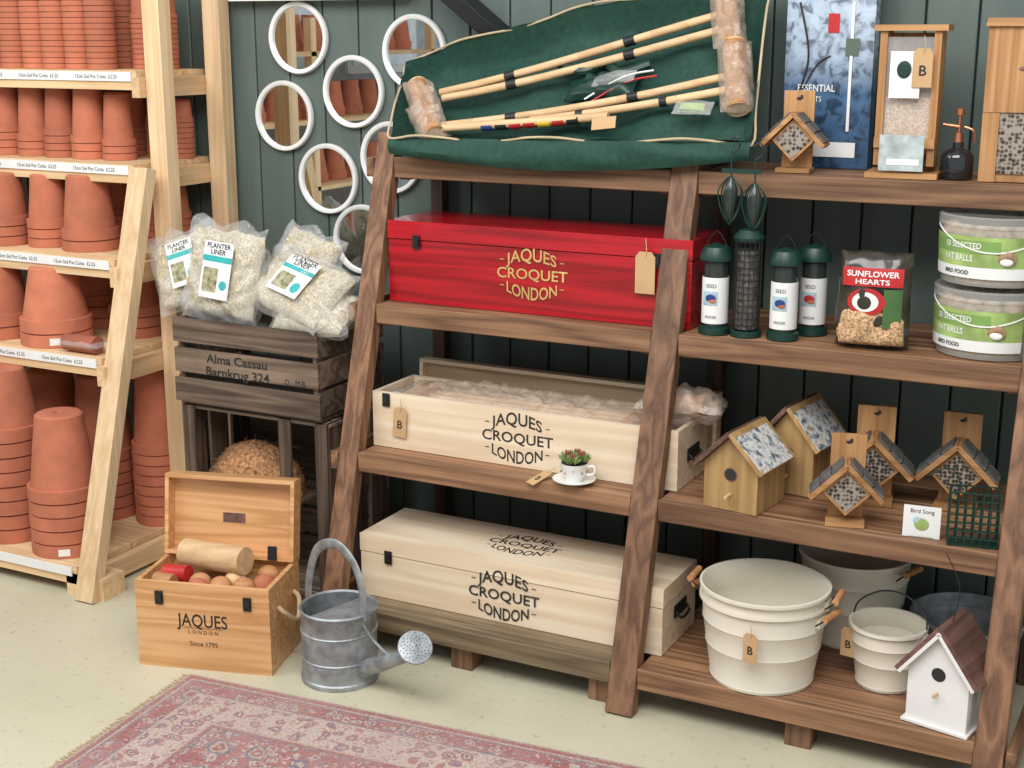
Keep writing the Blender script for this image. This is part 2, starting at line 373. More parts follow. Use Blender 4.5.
for i in range(220):
    yq=-i*RW/220-.005; b.beam((0,yq,.003),(-.018-random.random()*.010,yq+random.uniform(-.006,.006),.002),.003,.002,piping,side=(0,1,0))
b.done('persian_rug',T((-2.53,2.87,.001))@RZ(4.5))

# ------------------------------------------------------------ main ladder shelving
def LY(z): return 3.21+.275*z
b=B()
for xc,w in((-2.30,.066),(-1.34,.078),(-.385,.07)):
    off=.0225
    b.beam((xc,LY(0)+off,0.0),(xc,LY(1.505)+off,1.505),w,.045,W['shelf_z'])
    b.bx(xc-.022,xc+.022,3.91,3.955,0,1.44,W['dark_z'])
LV=[1.44,1.012,.578,.135]
for (xa,xb) in((-2.265,-1.38),(-1.30,-.42)):
    for i,z in enumerate(LV):
        y0=LY(z-.03)
        mat=W['grey_x'] if (i==3 and xa<-2) else W['shelf_x']
        h=.06 if i else .062
        b.bx(xa,xb,y0+.004,y0+.03,z-h,z,mat)
        yb=y0+.032; n=4 if i<3 else 5; st=(3.95-yb)/n
        for k in range(n):
            b.bx(xa,xb,yb+k*st,yb+(k+1)*st-.004,z-.024,z-.001,mat)
        for xs in(xa+.02,xb-.02):
            b.bx(xs-.018,xs+.018,yb,3.95,z-.07,z-.026,W['shelf_y'])
for i,z in enumerate(LV):
    y0=LY(z)
    b.bx(-2.36,-2.335,y0-.01,3.95,z-.062,z-.005,W['shelf_y'])
    b.bx(-.345,-.32,y0-.01,3.95,z-.062,z-.005,W['shelf_y'])
for xc in(-1.86,-1.42,-.86): b.bx(xc-.035,xc+.035,3.27,3.34,0,.073,W['shelf_z'])
b.done('ladder_shelving_unit',bevel=.003)

# ------------------------------------------------------------ pottery shelving
b=B()
def PY(z): return 3.15+.2825*z
b.beam((-3.19,PY(0),0),(-3.19,PY(1.37),1.37),.075,.045,W['lum_z'])
b.bx(-3.21,-3.14,3.60,3.655,0,2.4,W['lum_z']); b.bx(-3.21,-3.14,3.90,3.955,0,2.4,W['lum_z'])
b.beam((-4.6,PY(0),0),(-4.6,PY(1.37),1.37),.075,.045,W['lum_z'])
b.bx(-4.64,-4.57,3.60,3.655,0,2.4,W['lum_z']); b.bx(-4.64,-4.57,3.90,3.955,0,2.4,W['lum_z'])
PL=[(1.680,3.60),(1.378,3.56),(1.078,3.44),(.765,3.35),(.10,3.17)]
for z,y in PL:
    n=max(3,int((3.95-y)/.12)); st=(3.95-y)/n
    for k in range(n): b.bx(-4.65,-3.25,y+k*st,y+(k+1)*st-.006,z-.022,z,W['lum_x'])
    b.bx(-4.65,-3.24,y,y+.03,z-.062,z-.023,W['lum_x'])
    b.bx(-3.245,-3.212,(y-.03 if z>.2 else y+.01),3.955,z-.085,z-.02,W['lum_y'])
    b.bx(-4.6,-3.27,y-.006,y-.001,z-.034,z-.004,white)
    for k in range(5):
        if z>.2: b.text('15cm Std Pot Cotta  £2.25',.017,ink,T((-3.42-k*.26,y-.0068,z-.025))@FR)
b.bx(-3.30,-3.14,3.17,3.27,0,.075,W['lum_x']); b.bx(-4.6,-3.15,3.55,3.65,0,.075,W['lum_x'])
b.done('pottery_shelving',bevel=.002)

def potstack(x,y,z,R,h,n,tip=.66,label=False,rf=.34):
    b=B(); rim=R*rf; p=rim*1.10
    pr=[(R*.9,0)]
    for i in range(n):
        z0=i*p; rr=R*(1-.012*(i%2))
        pr+=[(rr,z0),(rr,z0+rim*.96),(R*.90,z0+rim)]
        if i<n-1: pr+=[(R*.90,z0+p)]
    rt=R*tip
    pr+=[(rt+.004,h-.006),(rt-.004,h),(rt*.25,h),(rt*.22,h-.01),(.001,h-.01)]
    b.lathe(pr,terra,n=32)
    if label:
        zc=rim*.5
        b.lathe([(R+.001,zc-.012),(R+.001,zc+.012)],white,n=4,a0=-60,a1=-42)
    b.done('terracotta_pot_stack',T((x,y,z))@RZ(random.uniform(-5,5)),sharp=30)
for x in(-3.50,-3.60,-3.70,-3.80,-3.90,-4.0): potstack(x,3.72+random.uniform(-.01,.01),1.681,.051,.33+random.uniform(0,.04),13,tip=.75)
for x in(-3.40,-3.31): potstack(x,3.82,1.681,.045,.30,11,tip=.75)
for x in(-3.55,-3.67,-3.80): potstack(x,3.87,1.681,.052,.36,13,tip=.75)
for x,R,h,n in((-3.435,.058,.225,3),(-3.565,.066,.25,3),(-3.70,.060,.25,4),(-3.825,.063,.245,3),(-3.96,.064,.25,4)): potstack(x,3.70,1.379,R,h,n,tip=.64,rf=.38)
for x in(-3.385,-3.29): potstack(x,3.85,1.379,.047,.20,8,tip=.75)
for x in(-3.52,-3.64,-3.78): potstack(x,3.87,1.379,.055,.22,5)
potstack(-3.50,3.60,1.079,.097,.255,2,tip=.66,rf=.36); potstack(-3.685,3.60,1.079,.078,.25,3,tip=.66,rf=.38); potstack(-3.86,3.56,1.079,.088,.25,3,tip=.70,rf=.36); potstack(-4.05,3.56,1.079,.085,.26,3)
for x in(-3.33,-3.42,-3.60,-3.75): potstack(x,3.84,1.079,.06,.22,5)
potstack(-3.575,3.485,.766,.122,.265,2,tip=.60,label=True,rf=.36); potstack(-3.84,3.48,.766,.115,.27,2,tip=.62,rf=.36)
potstack(-3.42,3.72,.766,.10,.235,3,tip=.65); potstack(-3.66,3.79,.766,.11,.25,3); potstack(-3.30,3.80,.766,.065,.22,4)
potstack(-3.41,3.30,.101,.120,.475,5,tip=.62,label=True,rf=.36); potstack(-3.68,3.32,.101,.122,.60,8,tip=.62,rf=.38); potstack(-3.95,3.35,.101,.12,.6,8)
potstack(-3.55,3.64,.101,.115,.52,6); potstack(-3.32,3.68,.101,.10,.56,8); potstack(-3.82,3.67,.101,.115,.5,7)
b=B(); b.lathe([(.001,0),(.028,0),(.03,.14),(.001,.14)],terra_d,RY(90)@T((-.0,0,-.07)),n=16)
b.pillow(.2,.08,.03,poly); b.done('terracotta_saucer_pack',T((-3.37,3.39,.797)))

# ------------------------------------------------------------ mirrors
for x,z in((-2.862,1.784),(-2.647,1.611),(-2.932,1.525),(-2.759,1.319),(-2.409,1.741),(-2.504,1.40),(-2.623,1.12)):
    b=B(); r=.119
    b.lathe([(r-.002,0),(r,.004),(r,.016),(r-.003,.020),(r-.012,.020),(r-.016,.017),(r-.016,.010)],whitep,n=48)
    b.lathe([(.0005,.010),(r-.016,.010)],mirror,n=48)
    b.lathe([(.0005,.001),(r-.002,.001)],black,n=32)
    b.done('round_mirror',T((x,3.978,z))@FR,sharp=50)

# ------------------------------------------------------------ croquet chests
def arctext(b,mat,M,s=1.0):
    def f1(w):
        def f(x,y):
            t=1-(x/w)**2; return Vector((x,y*(1+.22*t)+.013*s*t,0))
        return f
    def f3(w,H):
        def f(x,y):
            t=1-(x/w)**2; return Vector((x,H-(H-y)*(1+.22*t)-.013*s*t,0))
        return f
    b.text('JAQUES',.044*s,mat,M@T((0,.027*s,0)),fn=f1(.08*s),off=.0006,fit=.165*s)
    b.text('CROQUET',.044*s,mat,M@T((0,-.014*s,0)),off=.0006,fit=.230*s)
    b.text('LONDON',.044*s,mat,M@T((0,-.055*s,0)),fn=f3(.08*s,.031*s),off=.0006,fit=.165*s)
    for sg in(-1,1):
        b.box((sg*.098*s,.040*s,0),(.014*s,.0025*s,.0002),mat,M); b.box((sg*.098*s,-.037*s,0),(.014*s,.0025*s,.0002),mat,M)
def latch(b,x,z,M=None,y=0):
    b.bx(x-.012,x+.012,y-.006,y,z-.022,z+.018,black,M)
    b.bx(x-.009,x+.009,y-.010,y-.004,z-.012,z+.010,black,M)
def endhandle(b,x,y,z):
    b.bx(x,x+.004,y-.045,y+.045,z-.018,z+.018,black)
    b.tube([(x+.004,y-.035,z),(x+.016,y-.035,z-.015),(x+.018,y,z-.022),(x+.016,y+.035,z-.015),(x+.004,y+.035,z)],.004,black,n=6)
def tag(b,M,s=1.0,letter=True):
    pts=[(-.02,-.04),(.02,-.04),(.02,.03),(.012,.04),(-.012,.04),(-.02,.03)]
    b.prism([(a*s,c*s) for a,c in pts],-.001,.0005,tagm,M)
    if letter: b.text('B',.03*s,ink,M@T((0,-.0016,-.016*s))@FR,off=.0006)
    b.tube([(0,-.002,.03*s),(.004,-.003,.045*s),(.0,-.002,.065*s)],.0012,string,n=5,M=M)
def chest(x0,y0,z0,L,Dp,H,mat,tm,lidh=.055,ts=1.0,toptext=False,tagx=None,tz=.42):
    b=B()
    b.bx(0,L,0,Dp,0,H-lidh-.002,mat,var=.5); b.bx(-.002,L+.002,-.002,Dp,H-lidh+.001,H,mat,var=.6)
    b.bx(.01,L-.01,.01,Dp-.01,H-lidh-.004,H-lidh+.003,black)
    for lx in(.10,L-.10): latch(b,lx,H-lidh-.004,y=-.002)
    endhandle(b,L+.001,Dp/2,H*.5)
    arctext(b,tm,T((L*.5,-.0028,H*tz))@FR,ts)
    if toptext: arctext(b,tm,T((L*.5,Dp*.5,H+.0008)),ts)
    if tagx is not None: tag(b,T((tagx,-.013,H-lidh-.040)),letter=False,s=1.45)
    b.done('croquet_storage_chest',T((x0,y0,z0)),bevel=.002)
chest(-2.25,3.347,.136,.98,.26,.195,W['pine'],ink,toptext=True,tz=.43)
chest(-2.256,3.55,1.013,.965,.25,.245,W['red'],gold,ts=.98,tagx=.835,tz=.47)
b=B(); L,Dp,H,t=.985,.235,.17,.014
b.bx(0,L,0,t,0,H,W['pine'],var=.5); b.bx(0,L,Dp-t,Dp,0,H,W['pine'],var=.5); b.bx(0,t,t,Dp-t,0,H,W['pine'],var=.4); b.bx(L-t,L,t,Dp-t,0,H,W['pine'],var=.4); b.bx(t,L-t,t,Dp-t,0,.01,W['pine_in'])
b.bx(t,L-t,t,Dp-t,H-.09,H-.085,W['pine_in'])
for yy in(.055,.10,.145,.19): b.cyl((.06,yy,H-.04),(L-.06,yy+.005,H-.035),.013,.013,W['ash'])
for xx in(.09,.80,.90): b.cyl((xx,.03,H-.035),(xx,Dp-.03,H-.035),.03,.03,W['mal'],n=18)
b.pillow(L-.04,Dp-.03,.085,wrapm,T((L/2,Dp/2,H-.022)),nx=90,ny=20,amp=.018,fr=30)
for lx in(.05,L-.07): latch(b,lx,H-.02)
endhandle(b,L+.001,Dp/2,H*.5)
arctext(b,ink,T((L*.5,-.0008,H*.50))@FR,1.0)
tag(b,T((.10,-.008,.085))@RY(4),letter=True,s=1.15)
b.done('croquet_storage_chest',T((-2.265,3.455,.579)),bevel=.002)
b=B()
b.bx(0,1.0,.03,.042,0,.215,W['pine_in'],var=.3); b.bx(0,1.0,0,.03,.203,.215,W['pine'],var=.6); b.bx(0,1.0,0,.03,0,.012,W['pine']); b.bx(0,.012,0,.03,.012,.203,W['pine']); b.bx(.988,1.0,0,.03,.012,.203,W['pine'])
b.done('chest_lid',T((-2.265,3.72,.579))@RX(-3),bevel=.001)
b=B(); b.cyl((-.09,.01,0),(.07,-.01,.005),.03,.03,W['mal'],n=18); b.pillow(.24,.15,.095,wrapm,nx=30,ny=22,amp=.025,fr=30,wob=.1); b.done('bubble_wrapped_parcel',T((-1.32,3.58,.790))@RZ(8))

# small open chest on the floor
b=B(); L,Dp,H,t=.41,.25,.265,.014; hn=W['honey']
b.bx(0,L,0,t,0,H,hn,var=.5); b.bx(0,L,Dp-t,Dp,0,H,hn,var=.5); b.bx(0,t,t,Dp-t,0,H,hn,var=.4); b.bx(L-t,L,t,Dp-t,0,H,hn,var=.4); b.bx(t,L-t,t,Dp-t,0,.012,hn)
b.bx(t,L-t,t,Dp-t,H-.07,H-.06,W['pine_in'])
LM=T((0,Dp,H))@RX(-8)
b.bx(0,L,0,.012,.0,.245,hn,LM,var=.7); b.bx(0,L,-.045,0,.233,.245,hn,LM); b.bx(0,L,-.045,0,0,.012,hn,LM); b.bx(0,.012,-.045,0,.012,.233,hn,LM); b.bx(L-.012,L,-.045,0,.012,.233,hn,LM)
b.bx(L/2-.035,L/2+.035,-.003,0,.10,.128,W['roofb'],LM)
for lx in(.075,L-.065):
    latch(b,lx,H-.045); b.bx(lx-.014,lx+.014,-.006,0.0,.003,.045,black,LM@T((0,-.045,0)))
b.text('JAQUES',.056,ink,T((L*.5,-.0008,.135))@FR,off=.0005,fit=.155)
b.text('L O N D O N',.016,ink,T((L*.5,-.0008,.113))@FR); b.bx(L/2-.06,L/2+.06,-.001,-.0004,.130,.1312,ink)
b.text('Since 1795',.020,ink,T((L*.5,-.0008,.075))@FR)
for sx,dx in((-.002,-1),(L+.002,1)):
    b.tube([(sx,Dp*.25,.19),(sx+dx*.02,Dp*.27,.17),(sx+dx*.035,Dp*.5,.13),(sx+dx*.02,Dp*.73,.17),(sx,Dp*.75,.19)],.007,string,n=8)
b.cyl((.075,.19,H+.020),(.29,.13,H+.030),.042,.042,W['ash'],n=28)
b.cyl((.05,.10,H-.012),(.13,.085,H-.005),.026,.026,redp,n=18); b.cyl((.04,.06,H-.02),(.10,.045,H-.02),.026,.026,W['mal'],n=18)
for i,(x,y) in enumerate(((.165,.085),(.175,.045),(.235,.07),(.305,.075),(.355,.11),(.34,.18),(.26,.12))):
    b.ball((x,y,H-.03),.034,[W['mal'],terra,W['mal'],W['mal'],terra,W['mal'],W['ash']][i],sc=(1,1,.9))
b.done('open_croquet_box',T((-2.715,2.865,0))@RZ(16),bevel=.0015)

# ------------------------------------------------------------ watering can
b=B(); R=.108;h=.215
b.lathe([(.001,.004),(R-.004,.004),(R+.004,0),(R+.004,.012),(R,.016),(R,.07),(R+.003,.073),(R,.076),(R,.15),(R+.003,.153),(R,.156),(R,h-.006),(R+.005,h),(R+.001,h+.005),(R-.004,h)],galv,n=40)
b.lathe([(R-.004,h),(R-.006,.03),(.001,.03)],galv,n=40)
n=16; vs=[(R*.98*math.cos(a*math.pi/n-math.pi/2),R*.98*math.sin(a*math.pi/n-math.pi/2),h) for a in range(n+1)]
vs+=[(q[0],q[1],h-.003) for q in vs]; m=n+1
b.add(vs,[tuple(range(m)),tuple(range(2*m-1,m-1,-1))]+[(i,i+m,i+1+m,i+1) for i in range(n)]+[(n,2*n+1,m,0)],galv)
b.tube([(-R,0,.10),(-.135,0,.17),(-.128,0,.27),(-.085,0,.365),(0,0,.400),(.075,0,.36),(.108,0,.28),(.104,0,.205)],.01,galv,n=10,flat=(.015,.005))
b.lathe([(.026,0),(.018,.20),(.014,.245)],galv,T((.095,0,.05))@RY(62),n=18)
e=Matrix(T((.095,0,.05))@RY(62))@Vector((0,0,.24))
b.lathe([(.014,0),(.018,.01),(.044,.055),(.048,.060),(.046,.063),(.001,.068)],galv,T(e)@RZ(-30)@RY(48),n=24)
for i in range(60):
    a=i*2.4; rr=.0054*math.sqrt(i); b.lathe([(.0017,.0690),(.0001,.0692)],ink,T(e)@RZ(-30)@RY(48)@T((rr*math.cos(a),rr*math.sin(a),-.004*rr/.04)),n=6)
b.tube([(.104,0,.19),(.15,0,.155),(.21,0,.13)],.004,galv,n=6)
b.done('watering_can',T((-2.15,3.075,.001))@RZ(-16),sharp=40)

# ------------------------------------------------------------ crates
def slats(b,x0,x1,y,z0,z1,n,th=.010,gap=.012,mat=None):
    st=(z1-z0+gap)/n
    for i in range(n):
        b.bx(x0+random.uniform(0,.006),x1-random.uniform(0,.006),y-th/2,y+th/2,z0+i*st,z0+(i+1)*st-gap,mat or W['crate'])
b=B(); X0,X1,Y0,Y1,Z0,Z1=0,.57,0,.36,0,.285
slats(b,X0,X1,Y0,Z0+.01,Z1,3,gap=.020); slats(b,X0,X1,Y1,Z0+.01,Z1,3,gap=.02)
for x in(X0+.012,X1-.012):
    st=(Z1)/3
    for i in range(3): b.bx(x-.006,x+.006,.008,Y1-.008,i*st+.014,(i+1)*st-.002,W['crate'])
    for y in(.026,Y1-.026): b.bx(x-.02 if x>.3 else x+.006,x-.006 if x>.3 else x+.02,y-.018,y+.018,0,Z1,W['crate_z'])
for i in range(5): b.bx(.01,X1-.01,.01+i*.07,.07+i*.07,0,.01,W['crate'])
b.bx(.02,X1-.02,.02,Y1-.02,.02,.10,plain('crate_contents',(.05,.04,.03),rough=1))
b.text('Alma Cassau',.040,ink,T((.255,-.0064,.150))@FR,sx=1.15,off=.0006)
b.text('Barnkrug 324',.040,ink,T((.255,-.0064,.108))@FR,sx=1.15,off=.0006)
b.text('O - M.B.',.024,ink,T((.48,-.0064,.112))@FR)
b.done('wooden_crate',T((-3.0,3.42,.632)),bevel=.0015)
b=B(); w,hh,dp=.58,.625,.34
for x in(.01,w-.01):
    for i in range(3): b.bx(x-.006,x+.006,.01+i*.115,.10+i*.115,0,hh,W['crate_z'])
for i in range(3): b.bx(0,w,.01+i*.115,.10+i*.115,hh-.012,hh,W['crate']); b.bx(0,w,.01+i*.115,.10+i*.115,0,.012,W['crate'])
slats(b,0,w,dp,.012,hh-.012,6)
for x in(.030,.41,.55): b.bx(x-.022,x+.022,0,.012,0,hh,W['crate_z'])
b.bx(.0,w,0,.010,.0,.05,W['crate']); b.bx(.06,.375,.03,.3,.30,.312,W['crate'])
b.done('wooden_crate',T((-2.995,3.43,0)),bevel=.0015)
b=B(); vs=[];fs=[];n=36;m=16
for j in range(m+1):
    for i in range(n+1):
        u=i/n*2*math.pi; v=j/m
        rr=max(.0,(1-v**2.0))**.6+.01; nz=noise.noise(Vector((math.cos(u)*3,math.sin(u)*3,v*5)))*.12
        vs.append((.180*rr*(1+nz)*math.cos(u),.12*rr*(1+nz)*math.sin(u),.175*v+nz*.04))
for j in range(m):
    for i in range(n): a=j*(n+1)+i; fs.append((a,a+1,a+n+2,a+n+1))
b.add(vs,fs,coir)
for k in range(420):
    a=random.uniform(0,6.28); v=random.uniform(.05,.98); rr=(1-v*v)**.6
    p0=Vector((.175*rr*math.cos(a),.117*rr*math.sin(a),.175*v)); d=Vector((random.uniform(-1,1),random.uniform(-1,1),random.uniform(-.3,.5))).normalized()*.022
    b.beam(p0,p0+d,.0012,.0012,coir)
b.done('coconut_fibre_heap',T((-2.81,3.575,.313)))
b=B(); b.ball((0,0,.03),.03,coir,sc=(1.4,1,.9))
for k in range(60):
    a=random.uniform(0,6.28); p0=Vector((.03*math.cos(a),.02*math.sin(a),.03)); b.beam(p0,p0+Vector((random.uniform(-.03,.03),random.uniform(-.03,.02),random.uniform(0,.03))),.0012,.0012,coir)
b.done('coconut_fibre_tuft',T((-3.06,3.36,.0)))

def pack(x,y,z,w,h,rx,ry,rz,label=True,s=0,t=.07):
    b=B()
    b.pillow(w*.90,h*.84,t,fibre,nx=34,ny=30,amp=.016,seedv=s,fr=34,wob=.10,pw=4)
    b.pillow(w,h,t*1.15,poly,nx=34,ny=30,amp=.030,seedv=s+5,fr=20,wob=.14,pw=4)
    if label:
        z0=t/2+.016
        b.bx(-w*.16,w*.22,-h*.26,h*.30,z0,z0+.001,white); b.bx(-w*.16,w*.22,h*.10,h*.16,z0+.001,z0+.0015,teal)
        b.text('PLANTER',w*.075,ink,T((w*.03,h*.235,z0+.0018)),off=.0004); b.text('LINER',w*.075,ink,T((w*.03,h*.175,z0+.0018)),off=.0004)
        b.bx(-w*.13,w*.06,-h*.20,h*.04,z0+.001,z0+.0015,plain('liner_photo',(.30,.28,.16),nscale=60,namt=.7)); b.lathe([(.0001,0),(w*.05,0)],teal,T((w*.14,-h*.12,z0+.0016)),n=20)
    b.done('planter_liner_pack',T((x,y,z))@RZ(rz)@RX(90+rx)@RZ(ry))
pack(-3.045,3.56,1.050,.25,.27,-20,20,10,s=1); pack(-2.835,3.49,1.060,.30,.32,-12,-4,0,s=2,t=.08)
pack(-2.64,3.66,1.075,.25,.24,-20,-14,-4,label=False,s=3)
pack(-2.56,3.51,1.030,.38,.24,-46,-14,-6,s=4,t=.09); pack(-2.49,3.49,.955,.30,.17,-52,6,-10,label=False,s=6,t=.08)

# ------------------------------------------------------------ croquet bag with mallets on the top shelf
BL=Vector((-2.25,3.60,1.452)); BR=Vector((-1.15,3.62,1.475)); TR=Vector((-1.20,3.90,1.90)); TL=Vector((-2.36,3.88,1.665))
def PB(u,v,h=0):
    q=BL*(1-u)*(1-v)+BR*u*(1-v)+TR*u*v+TL*(1-u)*v
    nrm=Vector((.05,-.72,.69)).normalized()
    sag=-.03*math.sin(math.pi*u)*math.sin(math.pi*v)
    q=q+Vector((0,0,.035*math.sin(math.pi*u)*v))
    return q+nrm*(h+sag)
b=B(); nu,nv=60,28
def rimh(u,v):
    e=min(u*1.15,(1-u)*1.15,v*.45,(1-v)*.45)
    return .07*max(0,1-e/.045)**1.3+noise.noise(Vector((u*9,v*5,2)))*.022
for sgn in(0,1):
    vs=[PB(i/nu,j/nv,rimh(i/nu,j/nv)-sgn*.02*(1 if 0<i<nu and 0<j<nv else 0)) for j in range(nv+1) for i in range(nu+1)]
    fs=[(j*(nu+1)+i,j*(nu+1)+i+1,(j+1)*(nu+1)+i+1,(j+1)*(nu+1)+i) for j in range(nv) for i in range(nu)]
    if sgn: fs=[f[::-1] for f in fs]
    b.add(vs,fs,bagg)
edge=[(u/12,0) for u in range(12)]+[(1,v/5) for v in range(5)]+[(1-u/12,1) for u in range(12)]+[(0,1-v/5) for v in range(5)]
b.tube([PB(u,v,.070+.012*math.sin(u*17+v*5)) for u,v in edge],.0035,piping,n=7,closed=True,sub=4)
vs=[]
for j in range(7):
    for i in range(41):
        u=i/40; q=PB(u,0,.07); w=j/6
        vs.append(q+Vector((0,-.012*math.sin(w*3.1)-.014*noise.noise(Vector((u*8,w*2,1))),-.085*w*(.55+.45*math.sin(math.pi*u)))))
b.add(vs,[(j*41+i,j*41+i+1,(j+1)*41+i+1,(j+1)*41+i) for j in range(6) for i in range(40)],bagg)
def seg(u0,v0,u1,v1,r,mat,h=.04,n=12,r1=None): b.cyl(PB(u0,v0,h),PB(u1,v1,h),r,r1 or r,mat,n=n)
for (u0,v0,u1,v1) in((.12,.56,.90,.84),(.13,.49,.90,.74),(.14,.18,.93,.44),(.40,.21,.93,.35)):
    n=8
    for k in range(n):
        a=k/n;c=(k+1)/n
        seg(u0+(u1-u0)*a,v0+(v1-v0)*a,u0+(u1-u0)*c,v0+(v1-v0)*c,.0115,W['ash'],h=.055)
    for f in(.24,.66):
        um,vm=u0+(u1-u0)*f,v0+(v1-v0)*f; du=(u1-u0)*.035;dv=(v1-v0)*.035
        seg(um,vm,um+du,vm+dv,.0145,black,h=.055)
seg(.13,.12,.62,.20,.012,W['ash'],h=.065)
for k,mm in enumerate((bluep,black,redp,redp,yel,redp,black)):
    u=.27+k*.040; seg(u,.12+(u-.13)*.163,u+.032,.12+(u+.032-.13)*.163,.0140,mm,h=.065)
def head(u0,v0,u1,v1):
    a=PB(u0,v0,.06);c=PB(u1,v1,.06); b.cyl(a,c,.032,.032,W['mal'],n=22)
    d=(c-a); L=d.length; mid=(a+c)/2; q=d.to_track_quat('X','Z').to_matrix().to_4x4()
    for e in(-1,1): b.lathe([(.0005,0),(.030,0),(.0325,.004)],W['ash'],T(mid+d*e*.502)@(d*e).to_track_quat('Z','Y').to_matrix().to_4x4(),n=20)
    b.pillow(L*1.12,.095,.09,wrapm,T(mid)@q,nx=26,ny=18,amp=.022,fr=40,seedv=u0*9)
head(.05,.66,.105,.26); head(.075,.36,.135,.06); head(.885,1.02,.915,.62); head(.925,.62,.955,.22)
b.tube([PB(.45,.72,.03),PB(.52,.60,.05),PB(.58,.66,.03),PB(.63,.55,.05),PB(.70,.62,.03)],.015,dgreen,n=8)
b.pillow(.22,.10,.06,dgreen,T(PB(.58,.50,.03))@RX(40)@RY(-8),amp=.02,fr=30)
b.pillow(.14,.04,.03,poly,T(PB(.62,.48,.07))@RX(40)@RY(-12),amp=.01)
b.tube([PB(.54,.38,.05),PB(.64,.50,.06),PB(.72,.54,.05)],.003,white,n=6); b.tube([PB(.55,.34,.05),PB(.65,.46,.06),PB(.73,.50,.05)],.003,redp,n=6)
b.prism([(-.035,-.018),(.035,-.018),(.035,.018),(-.035,.018)],-.001,.001,tagm,T(PB(.62,.10,.09))@RX(-30)@RY(-8))
b.pillow(.11,.05,.02,poly,T(PB(.84,.24,.06))@RX(40),amp=.01); b.box((0,0,0),(.07,.025,.012),lgreen,T(PB(.84,.24,.06))@RX(40))
b.done('croquet_set_bag')

# ------------------------------------------------------------ bird products
def aframe(x,y,z,s=1.0,rz=0,back=.235,name='insect_house'):
    b=B(); hw=.062*s; sz=.095*s
    b.bx(-.045*s,.045*s,.03*s,.042*s,0.0,back*s,W['oak'])
    b.prism([(0,sz-hw),(hw,sz),(0,sz+hw),(-hw,sz)],-.035*s,.03*s,W['oak'])
    hb=hw*.84; b.prism([(0,sz-hb),(hb,sz),(0,sz+hb),(-hb,sz)],-.0365*s,-.034*s,meshm)
    for sg in(-1,1):
        M=T((0,0,sz+hw+.006*s))@RY(sg*45)
        a,c=(-.006*s,.125*s) if sg==1 else (-.125*s,.006*s)
        b.bx(a,c,-.05*s,.035*s,-.001,.012*s,W['oakx'],M)
        a,c=(.0,.118*s) if sg==1 else (-.118*s,0)
        for k in range(3):
            q0=a+(c-a)*k/3+.002; q1=a+(c-a)*(k+1)/3-.002
            b.bx(q0,q1,-.045*s,.03*s,.012*s,(.018+.002*(k%2))*s,slab,M)
    b.bx(-.05*s,.05*s,-.03*s,.05*s,0,.012*s,W['oakx'])
    b.ball((0,.028*s,back*s-.02),.004,ink,n=8,sc=(2,.3,1)); b.ball((.006,.028*s,back*s-.016),.004,ink,n=8,sc=(1,.3,1.5))
    b.done(name,T((x,y,z))@RZ(rz),bevel=.001)
aframe(-1.06,3.68,1.441,.90,4); aframe(-.805,3.41,.579,.98,14); aframe(-.785,3.61,.579,1.10,10); aframe(-.575,3.66,.579,1.08,4)

def gable_house(x,y,z,w,h,d,rz,name='wooden_birdhouse'):
    b=B(); e=h*.62
    b.prism([(-w/2,0),(w/2,0),(w/2,e),(0,h),(-w/2,e)],0,d,W['house'])
    b.lathe([(.0001,0),(.016,0)],ink,T((0,-.001,e*.78))@FR,n=20); b.lathe([(.016,0),(.019,.0)],W['roofb'],T((0,-.001,e*.78))@FR,n=20)
    b.cyl((0,0,e*.36),(0,-.03,e*.34),.004,.004,W['ash'],n=8)
    sl=math.atan2(h-e,w/2); ln=math.hypot(h-e,w/2)+.022
    for sg in(-1,1):
        M=T((0,0,h+.002))@RY(sg*math.degrees(sl))
        a,c=(-.004,ln) if sg==1 else (-ln,.004)
        b.bx(a,c,-.022,d+.012,0,.012,W['roofb'] if sg==-1 else W['house'],M)
        if sg==1: b.bx(.014,ln-.002,-.020,d-.004,.012,.0135,newsp,M)
    b.done(name,T((x,y,z))@RZ(rz),bevel=.0012)
gable_house(-1.10,3.37,.579,.155,.205,.17,-8); gable_house(-1.01,3.58,.579,.15,.235,.17,-8)

b=B(); w,h,d=.155,.245,.13; e=.145
b.prism([(-w/2,0),(w/2,0),(w/2,e),(0,h),(-w/2,e)],0,d,whitep)
b.bx(-w/2-.008,w/2+.008,-.010,d+.006,-.008,0,whitep)
b.lathe([(.0001,0),(.018,0)],ink,T((0,-.001,.135))@FR,n=20); b.cyl((0,0,.085),(0,-.025,.085),.004,.004,W['ash'],n=8)
sl=math.atan2(h-e,w/2); ln=math.hypot(h-e,w/2)+.03
for sg in(-1,1):
    M=T((0,0,h+.003))@RY(sg*math.degrees(sl)); a,c=(-.004,ln) if sg==1 else(-ln,.004)
    b.bx(a,c,-.020,d+.015,.002,.014,W['roofb'],M); b.bx(a,c,-.0215,-.016,-.006,.003,whitep,M)
b.tube([(0,d/2,h+.01),(.01,d/2,h+.10),(-.03,d/2,h+.18)],.0015,black,n=5)
b.done('white_birdhouse',T((-.52,3.27,.145))@RZ(-12),bevel=.001)

